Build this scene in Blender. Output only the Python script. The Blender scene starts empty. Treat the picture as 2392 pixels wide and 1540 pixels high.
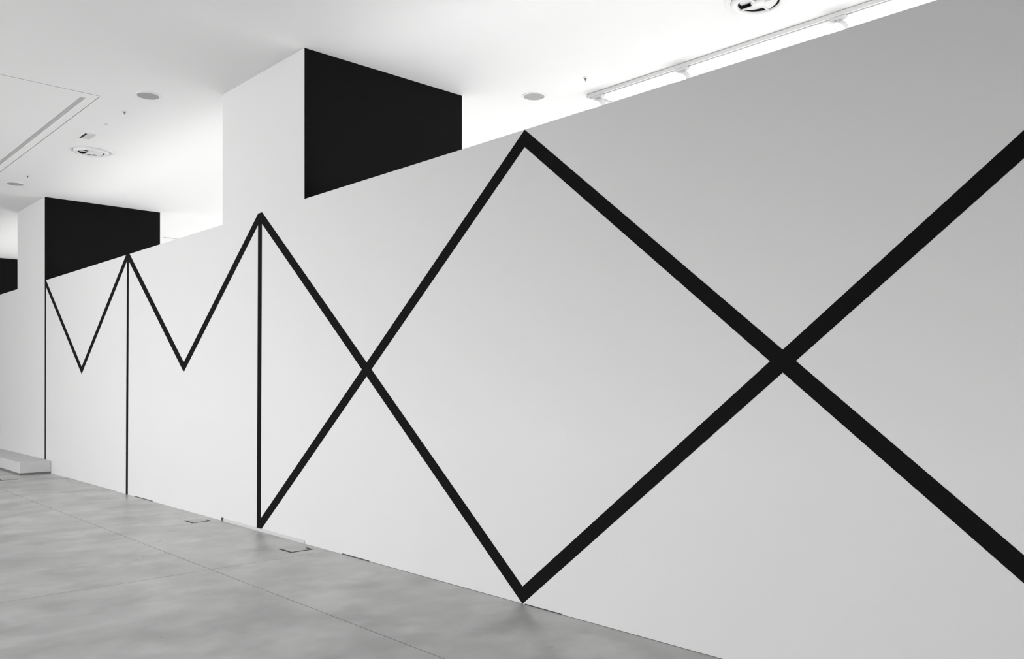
import bpy, bmesh, math
from mathutils import Vector, Matrix

# ------------------------------------------------------------------ scene, camera, light
scene = bpy.context.scene
COL = scene.collection
H = 4.915            # ceiling height
WT = 3.417           # top of the long partition wall
EYE = 1.60

scene.view_settings.view_transform = 'Standard'
scene.view_settings.look = 'None'
scene.view_settings.exposure = 0.0
scene.view_settings.gamma = 1.0
scene.view_settings.use_curve_mapping = False

cam_data = bpy.data.cameras.new('camera')
cam_data.sensor_fit = 'HORIZONTAL'
cam_data.sensor_width = 36.0
cam_data.lens = 36.0 * 1960.0 / 2392.0
cam_data.shift_y = 123.0 / 2392.0          # level camera, architectural shift
cam_data.clip_start = 0.05
cam_data.clip_end = 200.0
cam = bpy.data.objects.new('camera', cam_data)
COL.objects.link(cam)
cam.location = (0.0, -4.205, EYE)
cam.rotation_euler = (math.radians(90.0), 0.0, math.radians(46.716))
scene.camera = cam

world = bpy.data.worlds.new('world')
scene.world = world
world.use_nodes = True
world.node_tree.nodes['Background'].inputs[0].default_value = (0.8, 0.8, 0.8, 1.0)
world.node_tree.nodes['Background'].inputs[1].default_value = 0.10


def area_light(name, loc, rot, sx, sy, energy, spread=180.0):
    d = bpy.data.lights.new(name, 'AREA')
    d.shape = 'RECTANGLE'
    d.size = sx
    d.size_y = sy
    d.energy = energy
    d.spread = math.radians(spread)
    o = bpy.data.objects.new(name, d)
    COL.objects.link(o)
    o.location = loc
    o.rotation_euler = rot
    return o


R90 = math.radians(90.0)
# daylight coming in through the window bands of the gallery (all outside the frame), the last an added fill
E_LENS, E_SPOT = 12.0, 8.0
E_A, E_B2, E_D, E_F, E_H, E_U = 452.0, 765.0, 1920.0, 152.0, 275.0, 12.0
area_light('daylight_window_2', (-11.0, -8.86, 1.75), (R90, 0, 0), 9.0, 2.9, E_A)
area_light('daylight_window_3', (-1.5, -14.0, 2.05), (R90, 0, 0), 14.0, 1.2, E_B2)
area_light('daylight_window_1', (-23.0, -8.86, 1.75), (R90, 0, 0), 9.0, 2.9, E_F)
area_light('daylight_window_4', (-14.0, 8.30, 2.9), (math.radians(-48), 0, 0), 30.0, 0.6, E_D, 70.0)
area_light('added_fill_right', (5.9, 2.6, 1.75), (R90, 0, R90), 4.2, 2.9, E_H)  # added fill for the rear ceiling, set at an invented window
# added unseen fill strips on the partition top, brightening the ceiling behind
for xa, xb in ((-7.35, 3.9), (-16.5, -9.45), (-25.5, -18.7)):
    area_light('added_wall_top_fill', ((xa + xb) / 2, 0.17, 3.445), (math.radians(180 - 20), 0, 0), xb - xa, 0.04, E_U * (xb - xa) / 10.0, 104.0)


# ------------------------------------------------------------------ materials
def new_mat(name):
    m = bpy.data.materials.new(name)
    m.use_nodes = True
    nt = m.node_tree
    return m, nt, nt.nodes['Principled BSDF']


def paint(name, val, rough=0.6, spec=0.3, bump=0.0, bscale=120.0, var=0.0):
    m, nt, b = new_mat(name)
    v = val if isinstance(val, tuple) else (val, val, val)
    b.inputs['Base Color'].default_value = (*v, 1)
    b.inputs['Roughness'].default_value = rough
    b.inputs['Specular IOR Level'].default_value = spec
    if bump or var:
        tc = nt.nodes.new('ShaderNodeTexCoord')
        n = nt.nodes.new('ShaderNodeTexNoise')
        n.inputs['Scale'].default_value = bscale
        n.inputs['Detail'].default_value = 3.0
        nt.links.new(tc.outputs['Object'], n.inputs['Vector'])
        if bump:
            bp = nt.nodes.new('ShaderNodeBump')
            bp.inputs['Strength'].default_value = bump
            bp.inputs['Distance'].default_value = 0.002
            nt.links.new(n.outputs['Fac'], bp.inputs['Height'])
            nt.links.new(bp.outputs['Normal'], b.inputs['Normal'])
        if var:
            n2 = nt.nodes.new('ShaderNodeTexNoise')
            n2.inputs['Scale'].default_value = 1.3
            n2.inputs['Detail'].default_value = 5.0
            nt.links.new(tc.outputs['Object'], n2.inputs['Vector'])
            r = nt.nodes.new('ShaderNodeMapRange')
            r.inputs['To Min'].default_value = 1.0 - var
            r.inputs['To Max'].default_value = 1.0 + var
            nt.links.new(n2.outputs['Fac'], r.inputs['Value'])
            mx = nt.nodes.new('ShaderNodeVectorMath')
            mx.operation = 'SCALE'
            mx.inputs[0].default_value = v
            nt.links.new(r.outputs['Result'], mx.inputs['Scale'])
            nt.links.new(mx.outputs['Vector'], b.inputs['Base Color'])
    return m


def concrete_mat():
    m, nt, b = new_mat('polished_concrete')
    L = nt.links.new
    tc = nt.nodes.new('ShaderNodeTexCoord')

    def noise(scale, detail, rough, sx=1.0, sy=1.0, rot=0.0, dist=0.0, off=0.0):
        mp = nt.nodes.new('ShaderNodeMapping')
        mp.inputs['Scale'].default_value = (sx, sy, 1)
        mp.inputs['Rotation'].default_value = (0, 0, rot)
        mp.inputs['Location'].default_value = (off, off * 0.7, 0)
        n = nt.nodes.new('ShaderNodeTexNoise')
        n.inputs['Scale'].default_value = scale
        n.inputs['Detail'].default_value = detail
        n.inputs['Roughness'].default_value = rough
        n.inputs['Distortion'].default_value = dist
        L(tc.outputs['Object'], mp.inputs['Vector'])
        L(mp.outputs['Vector'], n.inputs['Vector'])
        return n.outputs['Fac']

    def remap(x, a, c, lo, hi):
        r = nt.nodes.new('ShaderNodeMapRange')
        r.interpolation_type = 'SMOOTHSTEP'
        r.inputs['From Min'].default_value = a
        r.inputs['From Max'].default_value = c
        r.inputs['To Min'].default_value = lo
        r.inputs['To Max'].default_value = hi
        L(x, r.inputs['Value'])
        return r.outputs['Result']

    def mul(x, y):
        k = nt.nodes.new('ShaderNodeMath')
        k.operation = 'MULTIPLY'
        L(x, k.inputs[0])
        L(y, k.inputs[1])
        return k.outputs[0]

    clouds = remap(noise(0.60, 2, 0.5, 1.0, 0.9, 0.2), 0.32, 0.68, 0.93, 1.07)
    blots = remap(noise(1.9, 3, 0.45, 1.05, 0.95, 0.2, 0.0, 7.0), 0.46, 0.66, 1.03, 0.85)
    pale = remap(noise(2.3, 3, 0.45, 1.05, 0.9, 0.1, 0.0, 21.0), 0.46, 0.68, 0.98, 1.12)
    sweep = remap(noise(1.5, 2, 0.5, 1.7, 0.6, 0.12, 0.0, 3.0), 0.32, 0.68, 0.98, 1.02)
    mott = remap(noise(5.5, 3, 0.5, 1.2, 0.8, 0.0, 0.0, 40.0), 0.32, 0.68, 0.96, 1.04)
    grain = remap(noise(30.0, 1, 0.4), 0.3, 0.7, 0.99, 1.01)
    v = mul(mul(mul(clouds, blots), mul(pale, sweep)), mul(grain, mott))
    sc = nt.nodes.new('ShaderNodeVectorMath')
    sc.operation = 'SCALE'
    sc.inputs[0].default_value = (0.475, 0.475, 0.471)
    L(v, sc.inputs['Scale'])
    L(sc.outputs['Vector'], b.inputs['Base Color'])
    rg = remap(noise(1.7, 4, 0.6, 1.5, 0.7, 0.2, 0.3, 31.0), 0.3, 0.7, 0.27, 0.40)
    L(rg, b.inputs['Roughness'])
    b.inputs['Specular IOR Level'].default_value = 0.5
    return m


def emission_mat(name, strength):
    m = bpy.data.materials.new(name)
    m.use_nodes = True
    nt = m.node_tree
    nt.nodes.clear()
    o = nt.nodes.new('ShaderNodeOutputMaterial')
    e = nt.nodes.new('ShaderNodeEmission')
    e.inputs['Strength'].default_value = strength
    nt.links.new(e.outputs[0], o.inputs[0])
    return m


M_WALL = paint('white_wall_paint', 0.80, 0.75, 0.2, bump=0.12, bscale=90.0, var=0.008)
M_CEIL = paint('white_ceiling_paint', 0.80, 0.8, 0.2, bump=0.05, bscale=60.0)
M_BLACK = paint('matt_black_paint', 0.0078, 0.8, 0.06, bump=0.1, bscale=120.0)
M_FLOOR = concrete_mat()
M_JOINT = paint('dark_joint', 0.19, 0.9, 0.1)
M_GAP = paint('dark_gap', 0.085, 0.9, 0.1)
M_METAL = paint('white_enamel', 0.78, 0.35, 0.5)
M_GREY = paint('grey_grille', 0.36, 0.7, 0.3, bump=0.2, bscale=400.0)
M_SLOT = paint('slot_grey', 0.50, 0.8, 0.2)
M_PLATE = paint('light_grey_plate', 0.60, 0.6, 0.3)
M_DARK = paint('dark_interior', 0.025, 0.8, 0.2)
M_STEEL = paint('dull_steel', 0.20, 0.45, 0.5)
M_LENS = emission_mat('glowing_lens', E_LENS)
M_SKIRT = paint('skirting_paint', 0.66, 0.6, 0.3)
M_PLINTH = paint('plinth_paint', 0.66, 0.7, 0.2, bump=0.1, bscale=90.0)
M_GLASS = paint('frosted_pane', 0.85, 0.4, 0.5)


# ------------------------------------------------------------------ mesh helpers
def link(name, me, mat, parent=None, kind=None):
    o = bpy.data.objects.new(name, me)
    COL.objects.link(o)
    if mat is not None and len(me.materials) == 0:
        me.materials.append(mat)
    if parent is not None:
        o.parent = parent
    if kind:
        o['kind'] = kind
    return o


BOXF = [(0, 3, 2, 1), (4, 5, 6, 7), (0, 1, 5, 4), (1, 2, 6, 5), (2, 3, 7, 6), (3, 0, 4, 7)]


def boxes_mesh(name, boxes):
    vs, fs = [], []
    for (x0, x1, y0, y1, z0, z1) in boxes:
        b = len(vs)
        vs += [(x0, y0, z0), (x1, y0, z0), (x1, y1, z0), (x0, y1, z0),
               (x0, y0, z1), (x1, y0, z1), (x1, y1, z1), (x0, y1, z1)]
        fs += [tuple(b + i for i in f) for f in BOXF]
    me = bpy.data.meshes.new(name)
    me.from_pydata(vs, [], fs)
    me.update()
    return me


def boxes(name, bl, mat, parent=None, kind=None):
    return link(name, boxes_mesh(name, bl), mat, parent, kind)


def bevel_box(name, b, mat, parent=None, w=0.004, seg=2, kind=None):
    me = boxes_mesh(name, [b])
    bm = bmesh.new()
    bm.from_mesh(me)
    bmesh.ops.bevel(bm, geom=list(bm.edges), offset=w, segments=seg, affect='EDGES', profile=0.5)
    bm.to_mesh(me)
    bm.free()
    return link(name, me, mat, parent, kind)


def prism_y(name, pts, y0, y1, mat, parent=None):
    """polygon in the XZ plane extruded along Y (y0 is the side facing the viewer)"""
    n = len(pts)
    vs = [(x, y0, z) for x, z in pts] + [(x, y1, z) for x, z in pts]
    fs = [tuple(range(n)), tuple(range(2 * n - 1, n - 1, -1))]
    fs += [(i, i + n, (i + 1) % n + n, (i + 1) % n) for i in range(n)]
    me = bpy.data.meshes.new(name)
    me.from_pydata(vs, [], fs)
    bm = bmesh.new()
    bm.from_mesh(me)
    bmesh.ops.recalc_face_normals(bm, faces=bm.faces)
    bm.to_mesh(me)
    bm.free()
    return link(name, me, mat, parent)


def lathe_mesh(name, prof, seg=48, smooth=True):
    """revolve (r, z) profile about Z; r == 0 ends are closed to a point"""
    vs, fs, rows = [], [], []
    for r, z in prof:
        if r < 1e-6:
            rows.append([len(vs)])
            vs.append((0, 0, z))
        else:
            rows.append(list(range(len(vs), len(vs) + seg)))
            vs += [(r * math.cos(2 * math.pi * k / seg), r * math.sin(2 * math.pi * k / seg), z) for k in range(seg)]
    for a, b in zip(rows[:-1], rows[1:]):
        for k in range(seg):
            k2 = (k + 1) % seg
            if len(a) == 1 and len(b) == 1:
                continue
            if len(a) == 1:
                fs.append((a[0], b[k], b[k2]))
            elif len(b) == 1:
                fs.append((a[k], a[k2], b[0]))
            else:
                fs.append((a[k], a[k2], b[k2], b[k]))
    me = bpy.data.meshes.new(name)
    me.from_pydata(vs, [], fs)
    bm = bmesh.new()
    bm.from_mesh(me)
    bmesh.ops.recalc_face_normals(bm, faces=bm.faces)
    bm.to_mesh(me)
    bm.free()
    if smooth:
        for p in me.polygons:
            p.use_smooth = True
        me.set_sharp_from_angle(angle=math.radians(40))
    return me


def lathe(name, prof, mat, parent=None, seg=48):
    return link(name, lathe_mesh(name, prof, seg), mat, parent)


def thing(name, label, cat, loc, group=None):
    o = bpy.data.objects.new(name, None)
    o.empty_display_size = 0.1
    COL.objects.link(o)
    o.location = loc
    o['label'] = label
    o['category'] = cat
    if group:
        o['group'] = group
    return o


def copy_thing(root, loc, label):
    c = root.copy()
    COL.objects.link(c)
    c.location = loc
    c['label'] = label
    for ch in list(root.children):
        d = ch.copy()
        COL.objects.link(d)
        d.parent = c
        for g in list(ch.children):
            e = g.copy()
            COL.objects.link(e)
            e.parent = d
    return c


def describe(o, label):
    o['label'] = label
    return o


# ------------------------------------------------------------------ room shell
X0, X1, Y0, Y1 = -32.0, 6.0, -9.0, 8.5

# floor: dark screed with concrete slabs standing proud of the joints
floor = boxes('floor', [(X0, X1, Y0, Y1, -0.20, -0.0015)], M_JOINT, kind='structure')
describe(floor, 'polished grey concrete floor with thin saw-cut joints')
XC = [X0, -26.0, -20.2, -15.65, -9.87, -6.975, -1.2, X1]
YC = [Y0, -4.10, -1.165, 2.0, 5.2, Y1]
for j in range(len(YC) - 1):
    for i in range(len(XC) - 1):
        gx, gy = 0.0032, 0.0036
        a = XC[i] + (gx if i else 0)
        b = XC[i + 1] - (gx if i < len(XC) - 2 else 0)
        c = YC[j] + (gy if j else 0)
        d = YC[j + 1] - (gy if j < len(YC) - 2 else 0)
        boxes('floor_slab', [(a, b, c, d, -0.0015, 0.0)], M_FLOOR, floor)

# ceiling with an opening that takes the large slotted panel
PX0, PX1, PY0, PY1 = -16.4, -10.345, -5.2, -1.0
T = 0.14
ceiling = boxes('ceiling', [
    (X0, PX0, Y0, Y1, H, H + T), (PX1, X1, Y0, Y1, H, H + T),
    (PX0, PX1, Y0, PY0, H, H + T), (PX0, PX1, PY1, Y1, H, H + T)], M_CEIL, kind='structure')
describe(ceiling, 'smooth white gallery ceiling')
boxes('recess_lid', [(PX0 - 0.1, PX1 + 0.1, PY0 - 0.1, PY1 + 0.1, H + T, H + T + 0.05)], M_GREY, ceiling)
G = 0.016
SX0, SX1, SY0, SY1 = -16.0, -10.53, -1.172, -1.104
px0, px1, py0, py1 = PX0 + G, PX1 - G, PY0 + G, PY1 - G
panel = boxes('ceiling_panel', [
    (px0, SX0, py0, py1, H, H + 0.06), (SX1, px1, py0, py1, H, H + 0.06),
    (SX0, SX1, py0, SY0, H, H + 0.06), (SX0, SX1, SY1, py1, H, H + 0.06)], M_CEIL, ceiling)
describe(panel, 'large flush white ceiling panel with a long recessed slot')
boxes('slot_lining', [
    (SX0, SX1, SY0, SY1, H + 0.010, H + 0.06)], M_SLOT, panel)
for (cx, cy, wx, wy) in ((PX1 - G / 2, -1.072, G, 0.022), (-11.44, PY1 - G / 2, 0.035, G), (PX1 - 0.03, PY1 - G / 2, 0.06, G)):
    boxes('panel_clip', [(cx - wx / 2, cx + wx / 2, cy - wy / 2, cy + wy / 2, H + 0.001, H + 0.03)], M_CEIL, panel)

# outer walls (outside the picture)
def wall_with_window(name, yin, yout, wins, label):
    ya, yb = min(yin, yout), max(yin, yout)
    bl = []
    xs = X0
    for (a, b, z0, z1) in wins:
        bl.append((xs, a, ya, yb, 0, H))
        bl.append((a, b, ya, yb, 0, z0))
        bl.append((a, b, ya, yb, z1, H))
        xs = b
    bl.append((xs, X1, ya, yb, 0, H))
    return describe(boxes(name, bl, M_WALL, kind='structure'), label)


FW = [(-27.6, -18.4, 0.25, 3.25), (-15.6, -6.4, 0.25, 3.25), (-5.1, 2.1, 0.0, 2.2)]
BW = [(-29.1, 1.1, 0.25, 3.25)]
wall_with_window('wall_front', Y0, Y0 - 0.25, FW, 'white gallery wall with window bands facing the mural')
wall_with_window('wall_back', Y1, Y1 + 0.25, BW, 'white rear wall with a long window band behind the partition')
describe(boxes('wall_left', [(X0 - 0.2, X0, Y0 - 0.25, Y1 + 0.25, 0, H)], M_WALL, kind='structure'), 'plain white end wall at the far end')
RW = (0.5, 8.1, 0.25, 3.25)
wr = boxes('wall_right', [(X1, X1 + 0.2, Y0 - 0.25, RW[0], 0, H), (X1, X1 + 0.2, RW[1], Y1 + 0.25, 0, H),
                          (X1, X1 + 0.2, RW[0], RW[1], 0, RW[2]), (X1, X1 + 0.2, RW[0], RW[1], RW[3], H)], M_WALL, kind='structure')
describe(wr, 'plain white end wall near the camera with an added window band')
wf = boxes('window_5', [(X1 + 0.07, X1 + 0.13, RW[0], RW[1], RW[2], RW[2] + 0.06), (X1 + 0.07, X1 + 0.13, RW[0], RW[1], RW[3] - 0.06, RW[3])] +
           [(X1 + 0.07, X1 + 0.13, y - 0.03, y + 0.03, RW[2] + 0.06, RW[3] - 0.06) for y in (0.53, 2.4, 4.3, 6.2, 8.07)], M_METAL, kind='structure')
describe(wf, 'added window frame around a fill light in the end wall')  # unseen window, added only to frame the right-hand fill light
for ya, yb in ((0.56, 2.37), (2.43, 4.27), (4.33, 6.17), (6.23, 8.04)):
    boxes('pane', [(X1 + 0.094, X1 + 0.106, ya, yb, RW[2] + 0.06, RW[3] - 0.06)], M_GLASS, wf)
for k, (yw, sgn, (a, b, z0, z1)) in enumerate(((Y0, -1, FW[0]), (Y0, -1, FW[1]), (Y0, -1, FW[2]), (Y1, 1, BW[0]))):
    y = yw + sgn * 0.12
    n = max(3, int((b - a) / 1.9))
    bl = [(a, b, y - 0.03, y + 0.03, z0, z0 + 0.06), (a, b, y - 0.03, y + 0.03, z1 - 0.06, z1)]
    for i in range(n + 1):
        x = a + 0.03 + (b - a - 0.06) * i / n
        bl.append((x - 0.03, x + 0.03, y - 0.03, y + 0.03, z0 + 0.06, z1 - 0.06))
    w = describe(boxes('window_%d' % (k + 1), bl, M_METAL, kind='structure'), 'wide window band with white mullions')
    for i in range(n if k != 2 else 0):
        xa = a + 0.06 + (b - a - 0.06) * i / n
        xb = a + (b - a - 0.06) * (i + 1) / n
        boxes('pane', [(xa, xb, y - 0.006, y + 0.006, z0 + 0.06, z1 - 0.06)], M_GLASS, w)

# long partition wall carrying the mural, front face at y = 0, flush with the pillars
PIL = [(-9.332, -7.466), (-18.55, -16.652), (-27.62, -25.66)]
PD = 2.03
segs, xe = [], 4.0
for (a, b) in PIL:
    segs.append((b, xe, 0.0, 0.22, 0.0, WT))
    xe = a
segs.append((X0, xe, 0.0, 0.22, 0.0, WT))
wall_mid = boxes('wall_middle', segs, M_WALL, kind='structure')
describe(wall_mid, 'long white partition wall that stops short of the ceiling')
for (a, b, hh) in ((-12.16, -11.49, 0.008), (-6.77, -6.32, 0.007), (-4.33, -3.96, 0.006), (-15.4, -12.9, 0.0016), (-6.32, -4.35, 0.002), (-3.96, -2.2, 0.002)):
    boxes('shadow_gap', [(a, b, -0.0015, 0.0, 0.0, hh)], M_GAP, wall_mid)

for xa, xb in ((-7.35, 3.9), (-16.5, -9.45), (-25.5, -18.7)):
    boxes('added_fill_batten', [(xa, xb, 0.13, 0.21, WT, WT + 0.02)], M_METAL, wall_mid)  # unseen bases for the added fill strips

pl = ['white pillar with black side rising above the wall, nearest to the camera',
      'white pillar with black side standing over the low plinth',
      'most distant pillar, of which only the black side shows at the left edge']
for (a, b), lab in zip(PIL, pl):
    xm = (a + b) / 2
    p = thing('pillar', lab, 'pillar', (xm, 0.0, 0.0), 'square pillars along the partition wall')
    hw = (b - a) / 2
    boxes('pillar_shaft', [(-hw, hw, 0.0, PD, 0.0, H)], M_WALL, p)
    s = boxes('painted_side', [(hw, hw + 0.002, 0.0, PD, WT + 0.001, H), (hw, hw + 0.002, 0.222, PD, 0.0, WT + 0.001)], M_BLACK, p)
    describe(s, 'black painted side face of the pillar')

# low strip along the foot of the near pillar
bb = boxes('baseboard_middle', [(PIL[0][0] + 0.03, PIL[0][1] + 0.01, -0.007, 0.0, 0.0, 0.030)], M_SKIRT, kind='structure')
describe(bb, 'narrow white skirting strip at the foot of the near pillar')
boxes('end_notch', [(PIL[0][0] - 0.02, PIL[0][0] + 0.028, -0.008, 0.0, 0.004, 0.036)], M_GAP, bb)

# low plinth under the second pillar
p = thing('plinth', 'low white plinth box against the wall at the far left', 'plinth', (-18.2, -0.245, 0.0))
bevel_box('plinth_body', (-1.95, 1.95, -0.245, 0.243, 0.032, 0.222), M_PLINTH, p, 0.008, 2)
describe(boxes('toe_kick', [(-1.945, 1.935, -0.240, 0.243, 0.0, 0.032)], M_STEEL, p), 'dark recessed foot strip')


# ------------------------------------------------------------------ mural: black stripes on the partition
mural = thing('line_mural', 'huge black line mural of zigzags and crosses along the white wall', 'mural', (-8.4, 0.0, 0.0))
SW = 0.097 / 2
MX = -8.4


def clip_poly(poly, axis, lim, keep_less):
    out = []
    n = len(poly)
    for i in range(n):
        p, q = poly[i], poly[(i + 1) % n]
        pin = (p[axis] <= lim) if keep_less else (p[axis] >= lim)
        qin = (q[axis] <= lim) if keep_less else (q[axis] >= lim)
        if pin:
            out.append(p)
        if pin != qin:
            t = (lim - p[axis]) / (q[axis] - p[axis])
            out.append((p[0] + t * (q[0] - p[0]), p[1] + t * (q[1] - p[1])))
    return out


def stripe(a, b, w, layer, xmin=None, xmax=None, zmin=0.0, zmax=WT, ext=0.3):
    """straight stripe from a to b (centre line, x/z), extended and then trimmed at the joints"""
    d = Vector((b[0] - a[0], b[1] - a[1])).normalized()
    nrm = Vector((-d.y, d.x)) * w
    A = Vector(a) - d * ext
    B = Vector(b) + d * ext
    poly = [tuple(A + nrm), tuple(B + nrm), tuple(B - nrm), tuple(A - nrm)]
    if xmin is not None:
        poly = clip_poly(poly, 0, xmin, False)
    if xmax is not None:
        poly = clip_poly(poly, 0, xmax, True)
    poly = clip_poly(poly, 1, zmin, False)
    poly = clip_poly(poly, 1, zmax, True)
    poly = [(x - MX, z) for x, z in poly]
    return prism_y('stripe', poly, -0.0008 - 0.0004 * layer, 0.0, M_BLACK, mural)


XA, XB, XE = -4.331, -4.353, -0.29
zt, zb = 3.3545, 0.0635
TOPZ = WT - 0.0005
# two X figures
stripe((-8.388, 0.0795), (XA, zt), SW, 1, -8.481, XA, 0.019, TOPZ)        # foot of second M leg up to the first peak
stripe((-8.358, 3.353), (XB, zb), SW, 2, -8.363, XB, 0.001, TOPZ)
stripe((XA, zt), (-0.285, 0.064), SW, 1, XA, -0.285, 0.001, TOPZ)
stripe((XB, zb), (-0.291, 3.354), SW, 2, XB, -0.291, 0.001, TOPZ)
# two M figures
stripe((-8.407, 3.4), (-8.437, 0.03), 0.0455, 0, None, None, 0.019, TOPZ)
stripe((-12.43, 3.40), (-12.475, 0.02), 0.041, 0, None, None, 0.0, TOPZ)
stripe((-16.612, 3.40), (-16.625, 0.02), 0.038, 0, None, None, 0.222, TOPZ)
W1 = (-10.449, 1.786)
W2 = (-14.537, 1.788)
stripe(W1, (-8.452, 3.353), SW, 1, W1[0], -8.40, 0.5, TOPZ)
stripe((-12.364, 3.355), W1, SW, 1, -12.437, W1[0], 0.5, TOPZ)
stripe(W2, (-12.508, 3.355), SW * 0.98, 1, W2[0], -12.437, 0.5, TOPZ)
stripe((-16.565, 3.355), W2, SW * 0.98, 1, -16.65, W2[0], 0.5, TOPZ)


# ------------------------------------------------------------------ floor outlet boxes
def floor_box(x0, x1, y0, y1, label):
    cx, cy = (x0 + x1) / 2, (y0 + y1) / 2
    t = thing('floor_outlet_box', label, 'floor box', (cx, cy, 0.0), 'square floor outlet boxes along the wall')
    a, b = (x1 - x0) / 2, (y1 - y0) / 2
    g = 0.027
    boxes('lid', [(-a + 0.002, a - g, -b + g, b - g, 0.0, 0.0012)], M_FLOOR, t)
    boxes('lid_gap', [(-a, a, -b, -b + g, 0.0, 0.0012)], M_GAP, t)
    boxes('lid_gap', [(a - g, a, -b + g, b - g, 0.0, 0.0012)], M_GAP, t)
    boxes('lid_gap', [(a * 0.05, a, b - g, b, 0.0, 0.0012)], M_GAP, t)
    return t


floor_box(-7.395, -7.145, -0.325, -0.083, 'square floor outlet box in front of the near pillar')
floor_box(-9.650, -9.405, -0.327, -0.095, 'square floor outlet box between the two vertical stripes')
floor_box(-15.87, -15.615, -0.905, -0.645, 'square floor outlet box by the plinth at the left edge')


# ------------------------------------------------------------------ ceiling fittings
def ceiling_speaker(loc, label):
    t = thing('ceiling_speaker', label, 'speaker', loc, 'round ceiling speakers')
    lathe('rim', [(0.122, 0.0), (0.120, -0.006), (0.130, -0.010), (0.141, -0.007), (0.145, 0.0)], M_METAL, t)
    lathe('grille', [(0.122, -0.002), (0.122, -0.006), (0.06, -0.0075), (0, -0.008)], M_GREY, t)
    return t


sp = ceiling_speaker((-9.95, -0.615, H), 'round grey ceiling speaker in front of the near pillar')
copy_thing(sp, (-15.89, -0.635, H), 'round grey ceiling speaker by the second pillar at the left edge')
copy_thing(sp, (-6.905, 2.65, H), 'pale round ceiling speaker behind the wall, left of the spotlights')


def sprinkler(loc, label):
    t = thing('fire_sprinkler', label, 'sprinkler', loc, 'fire sprinklers on the ceiling')
    lathe('escutcheon', [(0.0, -0.006), (0.018, -0.006), (0.032, -0.003), (0.034, 0.0)], M_METAL, t, 24)
    nz = lathe('nozzle', [(0.012, -0.004), (0.012, -0.020), (0.006, -0.024), (0.005, -0.040), (0.0, -0.040)], M_STEEL, t, 16)
    lathe('deflector', [(0.0, -0.040), (0.018, -0.042), (0.018, -0.044), (0.0, -0.045)], M_METAL, nz, 16)
    return t


s1 = sprinkler((-10.73, -0.615, H), 'tiny fire sprinkler between the round speaker and the slotted panel')
copy_thing(s1, (-15.12, -0.635, H), 'tiny fire sprinkler just above the leftmost round speaker')
copy_thing(s1, (-6.10, 2.64, H), 'tiny fire sprinkler between the pale speaker and the track')

sn = lathe('ceiling_sensor', [(0.0, -0.010), (0.012, -0.009), (0.018, -0.005), (0.020, 0.0)], M_PLATE, None, 24)
sn.location = (-11.42, -0.615, H)
sn['label'] = 'tiny round sensor dot on the ceiling near the square hatch'
sn['category'] = 'sensor'

# small rectangular recess with a dark slit
t = thing('ceiling_hatch', 'small grey ceiling hatch with a dark slit beside the slotted panel', 'hatch', (-12.14, -0.622, H))
boxes('frame', [(-0.155, 0.155, -0.085, -0.068, -0.008, 0.0), (-0.155, 0.155, 0.066, 0.083, -0.008, 0.0),
                (-0.155, -0.138, -0.068, 0.066, -0.008, 0.0), (0.138, 0.155, -0.068, 0.066, -0.008, 0.0)], M_CEIL, t)
boxes('plate', [(-0.138, 0.138, -0.034, 0.066, -0.005, 0.0)], M_PLATE, t)
boxes('slit', [(-0.138, 0.138, -0.068, -0.034, -0.003, 0.0)], M_DARK, t)


def diffuser(loc, label, rot):
    t = thing('air_diffuser', label, 'air vent', loc, 'round swirl air diffusers')
    t.rotation_euler = (0, 0, rot)
    t.scale = (0.88, 0.88, 1.0)
    lathe('flange', [(0.335, 0.0), (0.325, -0.010), (0.29, -0.016), (0.27, -0.014), (0.262, -0.004)], M_METAL, t, 64)
    lathe('ring', [(0.262, -0.002), (0.262, -0.030), (0.252, -0.046), (0.235, -0.052), (0.215, -0.050), (0.203, -0.042),
                   (0.198, -0.030), (0.197, -0.002)], M_METAL, t, 64)
    lathe('throat', [(0.196, -0.030), (0.195, -0.0025), (0.0, -0.0025)], M_DARK, t, 48)
    hub = lathe('hub', [(0.076, -0.004), (0.076, -0.028), (0.066, -0.044), (0.040, -0.054), (0.0, -0.058)], M_METAL, t, 32)
    for k in range(4):
        a0 = k * math.pi / 2
        vs, fs = [], []
        n = 14
        for i in range(n + 1):
            f = i / n
            a = a0 - 0.05 - f * 1.46
            z = -0.036 + 0.030 * f ** 0.8
            for r in (0.076, 0.182):
                vs.append((r * math.cos(a), r * math.sin(a), z))
            for r in (0.076, 0.182):
                vs.append((r * math.cos(a), r * math.sin(a), z + 0.002))
        for i in range(n):
            b = 4 * i
            fs += [(b, b + 1, b + 5, b + 4), (b + 2, b + 6, b + 7, b + 3), (b + 1, b + 3, b + 7, b + 5), (b, b + 4, b + 6, b + 2)]
        fs += [(0, 2, 3, 1), (4 * n, 4 * n + 1, 4 * n + 3, 4 * n + 2)]
        me = bpy.data.meshes.new('vane')
        me.from_pydata(vs, [], fs)
        link('vane', me, M_METAL, t)
        c, s = math.cos(a0), math.sin(a0)
        q = [(0.07, -0.006), (0.199, -0.006), (0.199, 0.006), (0.07, 0.006)]
        vs = [(x * c - y * s, x * s + y * c, z) for z in (-0.048, -0.036) for x, y in q]
        me = bpy.data.meshes.new('spoke')
        me.from_pydata(vs, [], BOXF)
        link('spoke', me, M_METAL, hub)
    return t


diffuser((-12.855, -0.360, H), 'round white air diffuser in the ceiling below the small hatch', 0.40)
diffuser((-3.824, 2.330, H), 'round white air diffuser cut off by the top edge, above the spotlights', 0.0)


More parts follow.
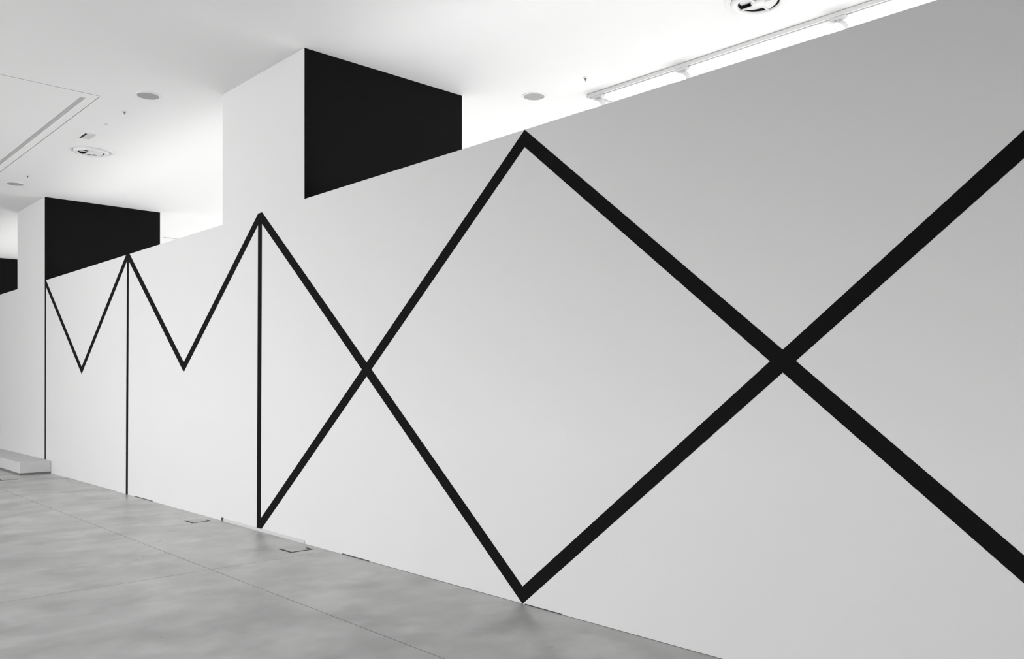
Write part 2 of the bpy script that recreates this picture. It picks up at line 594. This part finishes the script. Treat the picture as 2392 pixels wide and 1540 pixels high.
# ------------------------------------------------------------------ light tracks and spotlights behind the wall
t = thing('light_track', 'long white light track on the ceiling behind the wall, carrying three spotlights', 'light track', (-6.43, 3.08, H))
boxes('rail', [(0.0, 9.4, -0.030, -0.012, -0.042, -0.006), (0.0, 9.4, 0.012, 0.030, -0.042, -0.006),
               (0.0, 9.4, -0.012, 0.012, -0.020, -0.006)], M_METAL, t)
boxes('rail_insert', [(0.0, 9.4, -0.012, 0.012, -0.024, -0.020)], M_PLATE, t)
boxes('mounting_strip', [(0.01, 9.39, -0.022, 0.022, -0.006, 0.0)], M_METAL, t)
bevel_box('end_cap', (-0.02, 0.0, -0.031, 0.031, -0.043, -0.004), M_METAL, t, 0.003)

for x, yl, lab in ((-6.43, 2.9, 'thin white cross rail on the ceiling at the end of the spotlight track'),
                   (-19.42, 2.9, 'thin white rail on the far ceiling just right of the second pillar')):
    t = thing('cross_rail', lab, 'ceiling rail', (x, 3.14, H), 'cross rails on the ceiling behind the wall')
    boxes('rail', [(-0.018, 0.018, 0.0, yl, -0.022, -0.004)], M_METAL, t)
    boxes('mounting_strip', [(-0.013, 0.013, 0.01, yl - 0.01, -0.004, 0.0)], M_SLOT, t)


def spotlight(x, label, aim):
    t = thing('track_spotlight', label, 'spotlight', (x, 3.08, H - 0.042), 'spotlights on the ceiling track')
    bevel_box('adapter', (-0.075, 0.075, -0.020, 0.020, -0.026, 0.0), M_METAL, t, 0.003)
    lathe('stem', [(0.0, -0.024), (0.013, -0.024), (0.013, -0.062), (0.0, -0.062)], M_METAL, t, 16)
    d = Vector(aim).normalized()
    q = d.to_track_quat('Z', 'Y').to_matrix().to_4x4()
    M = Matrix.Translation((0, 0, -0.118)) @ q
    body = lathe('lamp_body', [(0.0, -0.085), (0.045, -0.083), (0.066, -0.070), (0.076, -0.045), (0.078, 0.0), (0.078, 0.055),
                               (0.074, 0.056), (0.072, 0.042), (0.0, 0.042)], M_METAL, t, 40)
    body.matrix_local = M
    lens = lathe('lens', [(0.0, 0.062), (0.035, 0.059), (0.058, 0.051), (0.070, 0.0425), (0.0, 0.0424)], M_LENS, body, 40)
    ld = bpy.data.lights.new('spot_beam', 'SPOT')
    ld.energy = E_SPOT
    ld.spot_size = math.radians(70)
    ld.spot_blend = 0.6
    ld.shadow_soft_size = 0.06
    lo = bpy.data.objects.new('spot_beam', ld)
    COL.objects.link(lo)
    lo.parent = t
    lo.matrix_local = Matrix.Translation(Vector((0, 0, -0.118)) + d * 0.075) @ (-d).to_track_quat('Z', 'Y').to_matrix().to_4x4()
    return t


AIM = (0.10, -0.85, -0.50)
spotlight(-6.30, 'glowing white spotlight at the left end of the ceiling track', AIM)
spotlight(-5.15, 'glowing white spotlight in the middle of the ceiling track', AIM)
spotlight(-3.47, 'glowing white spotlight on the track nearest the round diffuser', AIM)
